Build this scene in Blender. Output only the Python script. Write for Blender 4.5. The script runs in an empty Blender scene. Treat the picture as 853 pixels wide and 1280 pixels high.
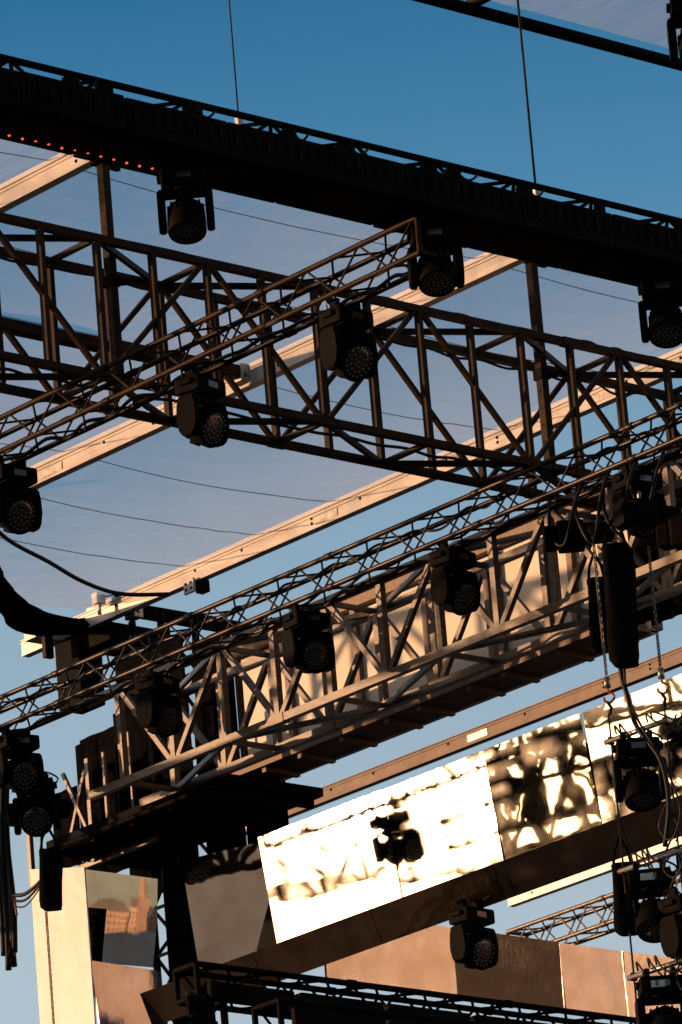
import bpy, bmesh, math, random
from mathutils import Vector, Matrix
rad = math.radians
random.seed(11)
# Stage frame: X runs along the cross trusses, Y along the roof beams (both away from the
# audience), Z up, metres.  The photographer stands on the ground with a long lens.
# ------------------------------------------------------------------ camera
S = bpy.context.scene
PITCH, ROLL, AZ = rad(18.0), rad(4.8), rad(47.8)
hd = Vector((math.cos(AZ), math.sin(AZ), 0))
rt0 = Vector((math.sin(AZ), -math.cos(AZ), 0))
fw = math.cos(PITCH) * hd + math.sin(PITCH) * Vector((0, 0, 1))
up0 = -math.sin(PITCH) * hd + math.cos(PITCH) * Vector((0, 0, 1))
rt = math.cos(ROLL) * rt0 - math.sin(ROLL) * up0
up = math.sin(ROLL) * rt0 + math.cos(ROLL) * up0
cam = bpy.data.objects.new('camera', bpy.data.cameras.new('camera'))
S.collection.objects.link(cam)
cam.matrix_world = Matrix(((rt.x, up.x, -fw.x, -34.5), (rt.y, up.y, -fw.y, -38.05), (rt.z, up.z, -fw.z, 1.7), (0, 0, 0, 1)))
cam.data.sensor_fit = 'VERTICAL'; cam.data.sensor_height = 36; cam.data.lens = 223
cam.data.clip_start = 0.5; cam.data.clip_end = 20000
cam.data.dof.use_dof = True; cam.data.dof.focus_distance = 55.0; cam.data.dof.aperture_fstop = 8.0
S.camera = cam
# ------------------------------------------------------------------ sky and sun
SUN_EL = rad(5.0)
SUN = Vector((-0.705 * math.cos(SUN_EL), 0.709 * math.cos(SUN_EL), math.sin(SUN_EL))).normalized()
w = bpy.data.worlds.new('World'); S.world = w; w.use_nodes = True
nt = w.node_tree; nt.nodes.clear()
sky = nt.nodes.new('ShaderNodeTexSky'); sky.sky_type = 'NISHITA'; sky.sun_disc = False
sky.sun_elevation = SUN_EL; sky.sun_rotation = math.atan2(SUN.x, SUN.y)
sky.air_density = 1.0; sky.dust_density = 0.6; sky.ozone_density = 2.5
# evening air: deep blue overhead, warm grey haze towards the horizon, the same all round
tint = nt.nodes.new('ShaderNodeMix'); tint.data_type = 'RGBA'; tint.blend_type = 'MULTIPLY'
tint.inputs[0].default_value = 1.0
wtc = nt.nodes.new('ShaderNodeTexCoord'); wsx = nt.nodes.new('ShaderNodeSeparateXYZ'); wcr = nt.nodes.new('ShaderNodeValToRGB')
el_ = wcr.color_ramp.elements
SKYR = ((0.0, (1.0, 1.0, 1.5)), (0.10, (1.75, 1.45, 1.30)), (0.245, (3.1, 2.05, 1.65)), (0.305, (2.25, 1.78, 1.52)), (0.354, (0.74, 1.22, 1.32)), (0.392, (0.25, 0.80, 1.02)), (0.6, (0.30, 0.72, 0.95)))
while len(el_) < len(SKYR): el_.new(0.5)
for e_, (p_, c_) in zip(el_, SKYR): e_.position = p_; e_.color = (c_[0] / 4, c_[1] / 4, c_[2] / 4, 1)
wvm = nt.nodes.new('ShaderNodeVectorMath'); wvm.operation = 'SCALE'; wvm.inputs[3].default_value = 4.0
nt.links.new(wtc.outputs['Generated'], wsx.inputs[0]); nt.links.new(wsx.outputs[2], wcr.inputs[0])
nt.links.new(wcr.outputs[0], wvm.inputs[0]); nt.links.new(wvm.outputs[0], tint.inputs[7])
bg = nt.nodes.new('ShaderNodeBackground'); bg.inputs[1].default_value = 0.15
out = nt.nodes.new('ShaderNodeOutputWorld')
nt.links.new(sky.outputs[0], tint.inputs[6]); nt.links.new(tint.outputs[2], bg.inputs[0]); nt.links.new(bg.outputs[0], out.inputs[0])
sl = bpy.data.lights.new('sun', 'SUN'); sl.energy = 5.0; sl.angle = rad(0.5); sl.color = (1.0, 0.56, 0.28)
so = bpy.data.objects.new('sun', sl); S.collection.objects.link(so)
so.rotation_euler = SUN.to_track_quat('Z', 'Y').to_euler()
S.view_settings.view_transform = 'Standard'; S.view_settings.look = 'None'
S.view_settings.exposure = 0.45; S.view_settings.gamma = 1.0
S.render.engine = 'CYCLES'; S.cycles.use_denoising = True
S.cycles.max_bounces = 8; S.cycles.transparent_max_bounces = 12; S.cycles.caustics_reflective = False

# ------------------------------------------------------------------ materials
MATS = {}
def mat(name, col, rough=0.5, metal=0.0, var=0.25, scale=6.0, bump=0.0, bscale=20.0, spec=0.5, emit=None, col2=None, stretch=None):
    m = bpy.data.materials.new(name); m.use_nodes = True
    n = m.node_tree; b = n.nodes['Principled BSDF']
    b.inputs['Roughness'].default_value = rough; b.inputs['Metallic'].default_value = metal
    b.inputs['Specular IOR Level'].default_value = spec
    tc = n.nodes.new('ShaderNodeNewGeometry')
    src = tc.outputs['Position']
    if stretch:
        mp = n.nodes.new('ShaderNodeMapping'); mp.inputs['Scale'].default_value = stretch
        n.links.new(src, mp.inputs[0]); src = mp.outputs[0]
    no = n.nodes.new('ShaderNodeTexNoise'); no.inputs['Scale'].default_value = scale; no.inputs['Detail'].default_value = 6
    n.links.new(src, no.inputs['Vector'])
    rp = n.nodes.new('ShaderNodeValToRGB')
    c2 = col2 or tuple(c * (1 - var) for c in col)
    rp.color_ramp.elements[0].position = 0.35; rp.color_ramp.elements[0].color = (*c2, 1)
    rp.color_ramp.elements[1].position = 0.65; rp.color_ramp.elements[1].color = (*col, 1)
    n.links.new(no.outputs[0], rp.inputs[0]); n.links.new(rp.outputs[0], b.inputs['Base Color'])
    if bump:
        n2 = n.nodes.new('ShaderNodeTexNoise'); n2.inputs['Scale'].default_value = bscale; n2.inputs['Detail'].default_value = 2
        n.links.new(src, n2.inputs['Vector'])
        bp = n.nodes.new('ShaderNodeBump'); bp.inputs['Strength'].default_value = 1.0; bp.inputs['Distance'].default_value = bump
        n.links.new(n2.outputs[0], bp.inputs['Height']); n.links.new(bp.outputs[0], b.inputs['Normal'])
    if emit:
        b.inputs['Emission Color'].default_value = (*emit[:3], 1); b.inputs['Emission Strength'].default_value = emit[3]
    MATS[name] = m
    return m
BLACK = mat('black_powder_coat', (0.0055, 0.0045, 0.004), 0.6, 0, 0.5, 9, 0.001, 60, 0.02)
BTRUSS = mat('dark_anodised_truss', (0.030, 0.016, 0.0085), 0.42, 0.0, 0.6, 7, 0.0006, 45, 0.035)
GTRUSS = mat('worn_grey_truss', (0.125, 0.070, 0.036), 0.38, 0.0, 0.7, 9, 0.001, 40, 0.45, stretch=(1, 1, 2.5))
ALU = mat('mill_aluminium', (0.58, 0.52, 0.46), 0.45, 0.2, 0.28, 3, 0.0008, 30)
STRUSS = mat('dark_worn_truss', (0.034, 0.019, 0.011), 0.34, 0.0, 0.6, 11, 0.0008, 40, 0.13)
STEEL = mat('zinc_steel', (0.30, 0.28, 0.26), 0.4, 0.8, 0.4, 12)
WOODB = mat('brown_timber_rail', (0.16, 0.085, 0.045), 0.6, 0, 0.45, 5, 0.001, 30, stretch=(1, 6, 6))
WHITEB = mat('white_cladding_sheet', (0.52, 0.43, 0.33), 0.55, 0, 0.1, 2.5, 0.003, 3)
WHITEP = mat('white_foil_panel', (0.82, 0.80, 0.78), 0.35, 0, 0.06, 3, 0.004, 5)
FABB = mat('black_fabric', (0.006, 0.0055, 0.0055), 0.9, 0, 0.4, 14, 0.004, 30, 0.0)
RUBBER = mat('black_cable_rubber', (0.012, 0.012, 0.012), 0.5, 0, 0.3, 20, 0, 1, 0.12)
ORANGE = mat('orange_hook_paint', (0.50, 0.09, 0.02), 0.4, 0, 0.4, 18)
BEAMSHADE = mat('shade_toned_beam', (0.15, 0.092, 0.06), 0.5, 0.0, 0.3, 5, 0, 1, 0.2)  # shade on the far roof beam, put into a darker brown base colour
CHAIN = mat('chain_steel', (0.20, 0.17, 0.13), 0.4, 0.8, 0.4, 18)
LENS = mat('fixture_front_glass', (0.018, 0.016, 0.015), 0.18, 0, 0.3, 12, 0, 1, 0.6)
CELL = mat('lens_cell_glass', (0.13, 0.10, 0.08), 0.25, 0.5, 0.3, 30)
REDLED = mat('red_indicator', (0.3, 0.03, 0.01), 0.4, 0, 0.1, 10, emit=(1.0, 0.10, 0.03, 1.0))
LABELW = mat('pale_type_label', (0.55, 0.48, 0.40), 0.5, 0, 0.15, 20)
REDT = mat('red_tape', (0.45, 0.03, 0.02), 0.5, 0, 0.2, 10)
GROUND = mat('asphalt_square', (0.05, 0.047, 0.044), 0.9, 0, 0.4, 0.2)
CITY = mat('sandstone_facade', (0.42, 0.27, 0.19), 0.8, 0, 0.35, 0.05)
CITYR = mat('slate_roof', (0.10, 0.085, 0.08), 0.7, 0, 0.3, 0.05)
GLASSD = mat('dark_window_glass', (0.03, 0.03, 0.035), 0.15, 0, 0.2, 0.2)
CREAMB = mat('cream_render_facade', (0.62, 0.50, 0.40), 0.8, 0, 0.2, 0.08)
LEAF = mat('dark_leaves', (0.05, 0.07, 0.03), 0.7, 0, 0.5, 0.8)
BARK = mat('bark', (0.08, 0.06, 0.045), 0.8, 0, 0.4, 4)

def mirror(name, col, rough, waves, metal=1.0, dirt=0.25):
    """reflective foil: long soft billows and finer crinkles"""
    m = bpy.data.materials.new(name); m.use_nodes = True
    n = m.node_tree; b = n.nodes['Principled BSDF']
    b.inputs['Metallic'].default_value = metal
    g = n.nodes.new('ShaderNodeNewGeometry')
    last = None
    for (sc, dist, st) in waves:
        mp = n.nodes.new('ShaderNodeMapping'); mp.inputs['Scale'].default_value = st
        n.links.new(g.outputs['Position'], mp.inputs[0])
        no = n.nodes.new('ShaderNodeTexNoise'); no.inputs['Scale'].default_value = sc; no.inputs['Detail'].default_value = 1.5
        n.links.new(mp.outputs[0], no.inputs['Vector'])
        bp = n.nodes.new('ShaderNodeBump'); bp.inputs['Distance'].default_value = dist; bp.inputs['Strength'].default_value = 1.0
        n.links.new(no.outputs[0], bp.inputs['Height'])
        if last: n.links.new(last.outputs[0], bp.inputs['Normal'])
        last = bp
    if last: n.links.new(last.outputs[0], b.inputs['Normal'])
    d = n.nodes.new('ShaderNodeTexNoise'); d.inputs['Scale'].default_value = 3.0; d.inputs['Detail'].default_value = 5
    n.links.new(g.outputs['Position'], d.inputs['Vector'])
    r = n.nodes.new('ShaderNodeValToRGB')
    r.color_ramp.elements[0].color = (*[c * (1 - dirt) for c in col], 1); r.color_ramp.elements[1].color = (*col, 1)
    r.color_ramp.elements[0].position = 0.3; r.color_ramp.elements[1].position = 0.6
    n.links.new(d.outputs[0], r.inputs[0]); n.links.new(r.outputs[0], b.inputs['Base Color'])
    rr = n.nodes.new('ShaderNodeMapRange'); rr.inputs[3].default_value = rough * 0.6; rr.inputs[4].default_value = rough * 1.6
    n.links.new(d.outputs[0], rr.inputs[0]); n.links.new(rr.outputs[0], b.inputs['Roughness'])
    MATS[name] = m
    return m
MIRROR = mirror('silver_mirror_foil', (0.80, 0.77, 0.72), 0.018, [(0.8, 0.0055, (1, 1, 1.2)), (2.6, 0.0008, (1, 1, 1.4))])
MIRRORT = mirror('smooth_mirror_panel', (0.80, 0.78, 0.76), 0.004, [(1.6, 0.0004, (1, 1, 1))])
MIRRORD = mirror('smoked_mirror_fascia', (0.045, 0.032, 0.026), 0.07, [(1.2, 0.03, (1, 1, 1)), (5, .004, (1, 1, 1))], 0.75, .5)
COPPER = mirror('warm_foil_panel', (0.74, 0.62, 0.52), 0.22, [(1.5, 0.03, (1, 1, 1)), (7, 0.004, (3, 3, 1))], 0.75)
GREYM = mirror('grey_foil_panel', (0.05, 0.045, 0.045), 0.12, [(1.5, 0.03, (1, 1, 1)), (7, 0.004, (3, 3, 1))], 0.9)

def tarp_mat():
    m = bpy.data.materials.new('roof_membrane'); m.use_nodes = True
    n = m.node_tree; n.nodes.clear()
    o = n.nodes.new('ShaderNodeOutputMaterial')
    tr = n.nodes.new('ShaderNodeBsdfTransparent'); tr.inputs[0].default_value = (1.0, 0.97, 0.93, 1)
    tl = n.nodes.new('ShaderNodeBsdfTranslucent'); tl.inputs[0].default_value = (0.88, 0.92, 0.95, 1)
    gl = n.nodes.new('ShaderNodeBsdfDiffuse'); gl.inputs[0].default_value = (0.45, 0.44, 0.43, 1)
    g = n.nodes.new('ShaderNodeNewGeometry')
    mp = n.nodes.new('ShaderNodeMapping'); mp.inputs['Scale'].default_value = (1.2, 0.5, 1)
    no = n.nodes.new('ShaderNodeTexNoise'); no.inputs['Scale'].default_value = 1.6; no.inputs['Detail'].default_value = 7
    n.links.new(g.outputs['Position'], mp.inputs[0]); n.links.new(mp.outputs[0], no.inputs['Vector'])
    bp = n.nodes.new('ShaderNodeBump'); bp.inputs['Distance'].default_value = 0.006
    n.links.new(no.outputs[0], bp.inputs['Height'])
    n.links.new(bp.outputs[0], gl.inputs['Normal'])
    mr = n.nodes.new('ShaderNodeMapRange'); mr.inputs[3].default_value = 0.36; mr.inputs[4].default_value = 0.74
    m2 = n.nodes.new('ShaderNodeMapping'); m2.inputs['Rotation'].default_value = (0, 0, rad(32)); m2.inputs['Scale'].default_value = (4.5, 0.55, 1)
    n2 = n.nodes.new('ShaderNodeTexNoise'); n2.inputs['Scale'].default_value = 2.2; n2.inputs['Detail'].default_value = 4; n2.inputs['Distortion'].default_value = 0.6
    n.links.new(g.outputs['Position'], m2.inputs[0]); n.links.new(m2.outputs[0], n2.inputs['Vector'])
    av = n.nodes.new('ShaderNodeMath'); av.operation = 'MULTIPLY_ADD'; av.inputs[1].default_value = 1.3; av.inputs[2].default_value = -0.65
    n.links.new(n2.outputs[0], av.inputs[0])
    ad = n.nodes.new('ShaderNodeMath'); ad.operation = 'ADD'
    n.links.new(no.outputs[0], ad.inputs[0]); n.links.new(av.outputs[0], ad.inputs[1]); n.links.new(ad.outputs[0], mr.inputs[0])
    a = n.nodes.new('ShaderNodeMixShader'); a.inputs[0].default_value = 0.06
    n.links.new(tl.outputs[0], a.inputs[1]); n.links.new(gl.outputs[0], a.inputs[2])
    b = n.nodes.new('ShaderNodeMixShader')
    n.links.new(mr.outputs[0], b.inputs[0]); n.links.new(tr.outputs[0], b.inputs[1]); n.links.new(a.outputs[0], b.inputs[2])
    n.links.new(b.outputs[0], o.inputs[0])
    return m
TARP = tarp_mat()

# ------------------------------------------------------------------ helpers
COL = S.collection
def V(*a): return Vector(a)
def tag(o, label=None, cat=None, group=None, kind=None):
    if cat and not kind: kind = 'thing'
    for k, v in (('label', label), ('category', cat), ('group', group), ('kind', kind)):
        if v: o[k] = v
    return o
def thing(name, loc, label, cat, group=None):
    o = bpy.data.objects.new(name, None); COL.objects.link(o); o.location = loc
    o.empty_display_size = 0.2
    return tag(o, label, cat, group)
def orient(p0, p1, upv=Vector((0, 0, 1))):
    """matrix whose z runs p0->p1 and whose x is as level as it can be"""
    z = (p1 - p0).normalized()
    x = upv.cross(z)
    if x.length < 1e-4: x = Vector((1, 0, 0))
    x.normalize(); y = z.cross(x)
    return Matrix(((x.x, y.x, z.x, p0.x), (x.y, y.y, z.y, p0.y), (x.z, y.z, z.z, p0.z), (0, 0, 0, 1)))
class MB:
    def __init__(s): s.b = bmesh.new()
    def box(s, c, d, M=None, bev=0.0):
        r = bmesh.ops.create_cube(s.b, size=1)
        vs = r['verts']
        for v in vs: v.co = Vector((v.co.x * d[0] + c[0], v.co.y * d[1] + c[1], v.co.z * d[2] + c[2]))
        if bev:
            es = list({e for v in vs for e in v.link_edges})
            rb = bmesh.ops.bevel(s.b, geom=es, offset=bev, segments=2, affect='EDGES', profile=0.6)
            vs = list({v for f in rb['faces'] for v in f.verts} | {v for v in vs if v.is_valid})
        if M is not None:
            for v in vs: v.co = M @ v.co
        return s
    def bar(s, p0, p1, wx, wy, bev=0.0):
        M = orient(p0, p1); L = (p1 - p0).length
        return s.box((0, 0, L / 2), (wx, wy, L), M, bev)
    def tube(s, p0, p1, r0, r1=None, n=10, cap=True):
        r1 = r0 if r1 is None else r1
        M = orient(p0, p1); L = (p1 - p0).length
        a = [s.b.verts.new(M @ Vector((r0 * math.cos(t), r0 * math.sin(t), 0))) for t in (2 * math.pi * i / n for i in range(n))]
        c = [s.b.verts.new(M @ Vector((r1 * math.cos(t), r1 * math.sin(t), L))) for t in (2 * math.pi * i / n for i in range(n))]
        for i in range(n):
            f = s.b.faces.new((a[i], a[(i + 1) % n], c[(i + 1) % n], c[i])); f.smooth = True
        if cap: s.b.faces.new(a[::-1]); s.b.faces.new(c)
        return s
    def path(s, pts, r, n=7):
        rings = []
        for i, p in enumerate(pts):
            t = (pts[min(i + 1, len(pts) - 1)] - pts[max(i - 1, 0)]).normalized()
            x = Vector((0.3, 0.2, 1)).cross(t)
            if x.length < 1e-3: x = Vector((1, 0, 0)).cross(t)
            x.normalize(); y = t.cross(x)
            rings.append([s.b.verts.new(p + r * (math.cos(q) * x + math.sin(q) * y)) for q in (2 * math.pi * k / n for k in range(n))])
        for a, c in zip(rings, rings[1:]):
            for i in range(n):
                f = s.b.faces.new((a[i], a[(i + 1) % n], c[(i + 1) % n], c[i])); f.smooth = True
        s.b.faces.new(rings[0][::-1]); s.b.faces.new(rings[-1])
        return s
    def lathe(s, prof, M, n=24, smooth=True):
        """profile of (radius, z), revolved about z then moved by M"""
        rings = []
        for r, z in prof:
            rings.append([s.b.verts.new(M @ Vector((r * math.cos(t), r * math.sin(t), z))) for t in (2 * math.pi * i / n for i in range(n))])
        for a, c in zip(rings, rings[1:]):
            for i in range(n):
                f = s.b.faces.new((a[i], a[(i + 1) % n], c[(i + 1) % n], c[i])); f.smooth = smooth
        s.b.faces.new(rings[0][::-1]); s.b.faces.new(rings[-1])
        return s
    def prism(s, poly, z0, z1, M=None):
        M = M or Matrix.Identity(4)
        a = [s.b.verts.new(M @ Vector((x, y, z0))) for x, y in poly]; c = [s.b.verts.new(M @ Vector((x, y, z1))) for x, y in poly]
        k = len(poly)
        for i in range(k): s.b.faces.new((a[i], a[(i + 1) % k], c[(i + 1) % k], c[i]))
        s.b.faces.new(a[::-1]); s.b.faces.new(c)
        return s
    def mesh(s, name, m):
        bmesh.ops.recalc_face_normals(s.b, faces=s.b.faces)
        me = bpy.data.meshes.new(name); s.b.to_mesh(me); s.b.free(); me.materials.append(m)
        return me
    def build(s, name, m, parent=None):
        o = bpy.data.objects.new(name, s.mesh(name, m)); COL.objects.link(o)
        if parent is not None: attach(o, parent)
        return o
def absloc(o):
    p = Vector(o.location)
    while o.parent: o = o.parent; p = o.matrix_basis @ p if False else p + Vector(o.location)
    return p
def attach(o, parent):
    """parent without moving: every parent here carries a location only"""
    o.parent = parent
    o.matrix_parent_inverse = Matrix.Translation(-absloc(parent)) if parent.type == 'EMPTY' or True else Matrix()
def unit(kind, m):
    key = kind + m.name
    if key not in UNIT:
        b = MB()
        if kind == 'tube': b.tube(V(0, 0, 0), V(0, 0, 1), 1.0, n=10)
        else: b.box((0, 0, 0.5), (1, 1, 1))
        UNIT[key] = b.mesh(kind, m)
    return UNIT[key]
UNIT = {}
def member(name, p0, p1, r, m, parent, kind='tube', wy=None):
    """a straight bar as one object sharing the unit mesh of its material"""
    o = bpy.data.objects.new(name, unit(kind, m)); COL.objects.link(o)
    M = orient(p0, p1)
    o.matrix_world = M @ Matrix.Diagonal((r, wy or r, (p1 - p0).length, 1))
    o.parent = parent; o.matrix_parent_inverse = Matrix.Translation(-absloc(parent))
    return o

# ------------------------------------------------------------------ setting: ground
g = MB(); g.box((0, 0, -0.25), (24000, 24000, 0.5)); tag(g.build('ground', GROUND), 'dark asphalt square around the stage', None, None, 'structure')

# ------------------------------------------------------------------ trusses
def big_truss(label, axis, a0, a1, o1, o2, z0, z1, first, step, m, apex=0, rc=0.034, span=2, uw=0.046, ud=0.062, dw=0.042):
    """box truss along X or Y with square posts and W diagonals; o1/o2 are the near and far offsets"""
    P = (lambda a, o, z: V(a, o, z)) if axis == 'x' else (lambda a, o, z: V(o, a, z))
    t = thing('lighting_truss', P((a0 + a1) / 2, (o1 + o2) / 2, z0), label, 'truss', 'trusses hung under the stage roof')
    for o in (o1, o2):
        for z in (z0, z1):
            member('chord', P(a0, o, z), P(a1, o, z), rc * 1.9, m, t, 'bar')
            # coupler sleeves where two lengths meet
            for a in (first - 3 * step * 2, first + step * 2, first + step * 7):
                if a0 < a < a1: member('coupler', P(a - 0.09, o, z), P(a + 0.09, o, z), rc * 2.25, m, t, 'bar')
    k0 = math.ceil((a0 - first) / step); k1 = math.floor((a1 - first) / step)
    zi0, zi1 = z0 + rc * 0.5, z1 - rc * 0.5
    for k in range(k0, k1 + 1):
        a = first + k * step
        for o in (o1, o2):
            member('upright', P(a, o, zi0), P(a, o, zi1), uw, m, t, 'bar', ud)
            if (k - apex) % span == 0:
                top = ((k - apex) // span) % 2 == 0
                for d in (-span, span):
                    b = a + d * step
                    if not (a0 <= b <= a1): continue
                    if top: member('diagonal', P(a + 0.04 * (1 if d > 0 else -1), o, zi1), P(b - 0.04 * (1 if d > 0 else -1), o, zi0), dw, m, t, 'bar', dw)
        if (k - apex) % 2 == 0:
            for z in (z0, z1):
                member('cross_bar', P(a, o1, z), P(a, o2, z), 0.045, m, t, 'bar', 0.045)
                b = a + 2 * step
                if b <= a1:
                    s = ((k - apex) // 2) % 2
                    member('cross_diagonal', P(a, o1 if s else o2, z), P(b, o2 if s else o1, z), 0.04, m, t, 'bar', 0.05)
    return t
def small_truss(label, axis, a0, a1, oc, zc, m, wd=0.29, rc=0.0245, rb=0.0095, pitch=0.25, name='lighting_truss', group='trusses hung under the stage roof'):
    P = (lambda a, o, z: V(a, o, z)) if axis == 'x' else (lambda a, o, z: V(o, a, z))
    h = wd / 2
    t = thing(name, P((a0 + a1) / 2, oc, zc - h), label, 'truss', group)
    for so_ in (-h, h):
        for sz in (-h, h):
            member('chord', P(a0, oc + so_, zc + sz), P(a1, oc + so_, zc + sz), rc, m, t)
    a = a0 + 0.06; k = 0
    n = int((a1 - a0 - 0.12) / pitch); pt = (a1 - a0 - 0.12) / n
    for k in range(n):
        s = 1 if k % 2 else -1
        b = a + pt
        for o in (-h, h): member('brace', P(a, oc + o, zc - h * s), P(b, oc + o, zc + h * s), rb, m, t)
        for z in (-h, h): member('brace', P(a, oc - h * s, zc + z), P(b, oc + h * s, zc + z), rb, m, t)
        a = b
    for a in (a0, a1):
        for o in (-h, h): member('end_bar', P(a, oc + o, zc - h), P(a, oc + o, zc + h), rc, m, t)
        for z in (-h, h): member('end_bar', P(a, oc - h, zc + z), P(a, oc + h, zc + z), rc, m, t)
    a = a0 + 1.9
    while a < a1 - 0.5:     # conical couplers every two metres
        for so_ in (-h, h):
            for sz in (-h, h): member('coupler', P(a - 0.05, oc + so_, zc + sz), P(a + 0.05, oc + so_, zc + sz), rc * 1.3, m, t)
        a += 2.0
    return t
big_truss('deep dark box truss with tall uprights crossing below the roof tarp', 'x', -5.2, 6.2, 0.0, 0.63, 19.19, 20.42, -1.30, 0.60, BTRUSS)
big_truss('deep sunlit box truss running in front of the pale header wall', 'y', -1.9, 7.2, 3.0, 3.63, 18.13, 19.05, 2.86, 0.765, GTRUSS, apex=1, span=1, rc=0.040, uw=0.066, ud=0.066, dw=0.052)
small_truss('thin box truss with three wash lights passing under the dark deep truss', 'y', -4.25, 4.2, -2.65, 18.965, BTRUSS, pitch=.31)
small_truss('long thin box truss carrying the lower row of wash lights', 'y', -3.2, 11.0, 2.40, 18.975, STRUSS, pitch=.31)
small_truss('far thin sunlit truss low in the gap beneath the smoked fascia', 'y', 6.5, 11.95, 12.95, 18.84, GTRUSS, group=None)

# the black batten truss at the front: thin truss on top, closed batten boxes below
t1 = thing('batten_truss', V(-2.5, -4.15, 19.18), 'black truss with closed batten boxes across the top of the picture', 'truss')
for (yy, zz) in ((-4.4, 19.54), (-3.92, 19.54), (-4.4, 19.23), (-3.92, 19.23)):
    member('chord', V(-9, yy, zz), V(2.6, yy, zz), 0.028, BLACK, t1)
k = 0; a = -9.0
while a < 2.3:
    b = a + 0.42
    for yy in (-4.4, -3.92):
        member('brace', V(a, yy, 19.54 if k % 2 else 19.25), V(b, yy, 19.25 if k % 2 else 19.54), 0.016, BLACK, t1)
    member('brace', V(a, -4.4, 19.54), V(b, -3.92, 19.54), 0.016, BLACK, t1) if k % 2 else member('brace', V(a, -3.92, 19.54), V(b, -4.4, 19.54), 0.016, BLACK, t1)
    a = b; k += 1
bm_ = MB(); bm_.box((0, 0, 0), (0.985, 0.07, 0.29), bev=0.012)
for i in range(9): bm_.box((-0.42 + i * 0.105, -0.04, 0.02), (0.05, 0.02, 0.15))
batm = bm_.mesh('batten_box', BLACK)
bu = MB(); bu.box((0, 0, 0), (0.985, 0.40, 0.05), bev=0.012); bum = bu.mesh('batten_floor', BLACK)
led = MB(); led.lathe([(0.004, -0.012), (0.011, 0), (0.009, 0.006), (0.003, 0.010)], orient(V(0, 0, 0), V(0, -0.3, -1)), 8); ledm = led.mesh('indicator_light', REDLED)
for i in range(11):
    x = -8.4 + i * 1.0
    dz = random.uniform(-0.012, 0.012)
    for nm, me, y, z in (('batten_box', batm, -4.47, 19.265 + dz), ('batten_floor', bum, -4.16, 19.165), ('batten_box', batm, -3.87, 19.30 + dz)):
        o = bpy.data.objects.new(nm, me); COL.objects.link(o); o.location = (x, y, z); attach(o, t1)
for i in range(13):
    o = bpy.data.objects.new('indicator_light', ledm); COL.objects.link(o); o.location = (-6.62 + i * 0.125, -3.99, 19.138 + random.uniform(-.006, .006)); attach(o, t1)
for x in [-8.6 + 0.7 * i for i in range(16)]:      # clamps and cable loops on the top chord
    x += random.uniform(-.25, .25)
    b = MB(); b.box((x, -4.4, 19.47), (random.uniform(.05, .16), .07, random.uniform(.06, .13)), bev=.01); b.build('clamp', BLACK, t1)
    if random.random() < .7:
        q = random.uniform(.15, .35)
        pts = [V(x + q * s / 6, -4.44, 19.5 - .07 * math.sin(math.pi * s / 6)) for s in range(7)]
        MB().path(pts, .011, 6).build('cable', RUBBER, t1)

# ------------------------------------------------------------------ moving heads
def build_head(kind):
    """parts in local space; origin at the clamps' top.  kind 'wash' has a faceted cell front, 'spot' a deep barrel"""
    parts = []
    for x in (-0.12, 0.12):
        c = MB()
        c.box((x, 0, -0.045), (0.05, 0.09, 0.09), bev=0.012); c.tube(V(x - 0.03, 0.04, -0.03), V(x + 0.03, 0.04, -0.03), 0.012)
        c.tube(V(x, 0.03, -0.02), V(x, 0.09, 0.0), 0.01)
        parts.append(('clamp', c.mesh('clamp', BLACK), None))
    b = MB(); b.box((0, 0, -0.165), (0.40, 0.27, 0.15), bev=0.028)
    b.box((0, 0, -0.235), (0.30, 0.24, 0.03), bev=0.01)
    for x in (-0.215, 0.215): b.box((x, 0, -0.15), (0.03, 0.12, 0.05), bev=0.008)
    for i in range(6): b.box((-0.15 + i * 0.06, 0.137, -0.165), (0.025, 0.012, 0.09))
    parts.append(('base', b.mesh('base', BLACK), None))
    p = MB(); p.box((0, -0.139, -0.165), (0.13, 0.006, 0.055)); parts.append(('display', p.mesh('display', LENS), 'base'))
    y = MB()
    y.tube(V(0, 0, -0.25), V(0, 0, -0.275), 0.10, 0.10, 20)
    y.box((0, 0, -0.295), (0.46, 0.16, 0.055), bev=0.018)
    parts.append(('yoke', y.mesh('yoke', BLACK), None))
    for s in (-1, 1):
        a = MB()
        poly = [(-0.08, -0.275), (0.08, -0.275), (0.105, -0.36), (0.115, -0.50), (0.09, -0.60), (0.05, -0.645), (-0.05, -0.645), (-0.09, -0.60), (-0.115, -0.50), (-0.105, -0.36)]
        M = Matrix(((0, 0, 1, 0), (1, 0, 0, 0), (0, 1, 0, 0), (0, 0, 0, 1)))
        a.prism(poly, 0.172 if s > 0 else -0.240, 0.240 if s > 0 else -0.172, M)
        bmesh.ops.bevel(a.b, geom=a.b.edges[:], offset=0.012, segments=2, affect='EDGES')
        a.tube(V(s * 0.235, 0, -0.50), V(s * 0.242, 0, -0.50), 0.045, 0.04, 14)
        parts.append(('yoke_arm', a.mesh('yoke_arm', BLACK), None))
    # head: axis local +z of H points out of the lens (towards -y before tilting)
    pv = V(0, 0, -0.50)
    return parts, pv
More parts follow.
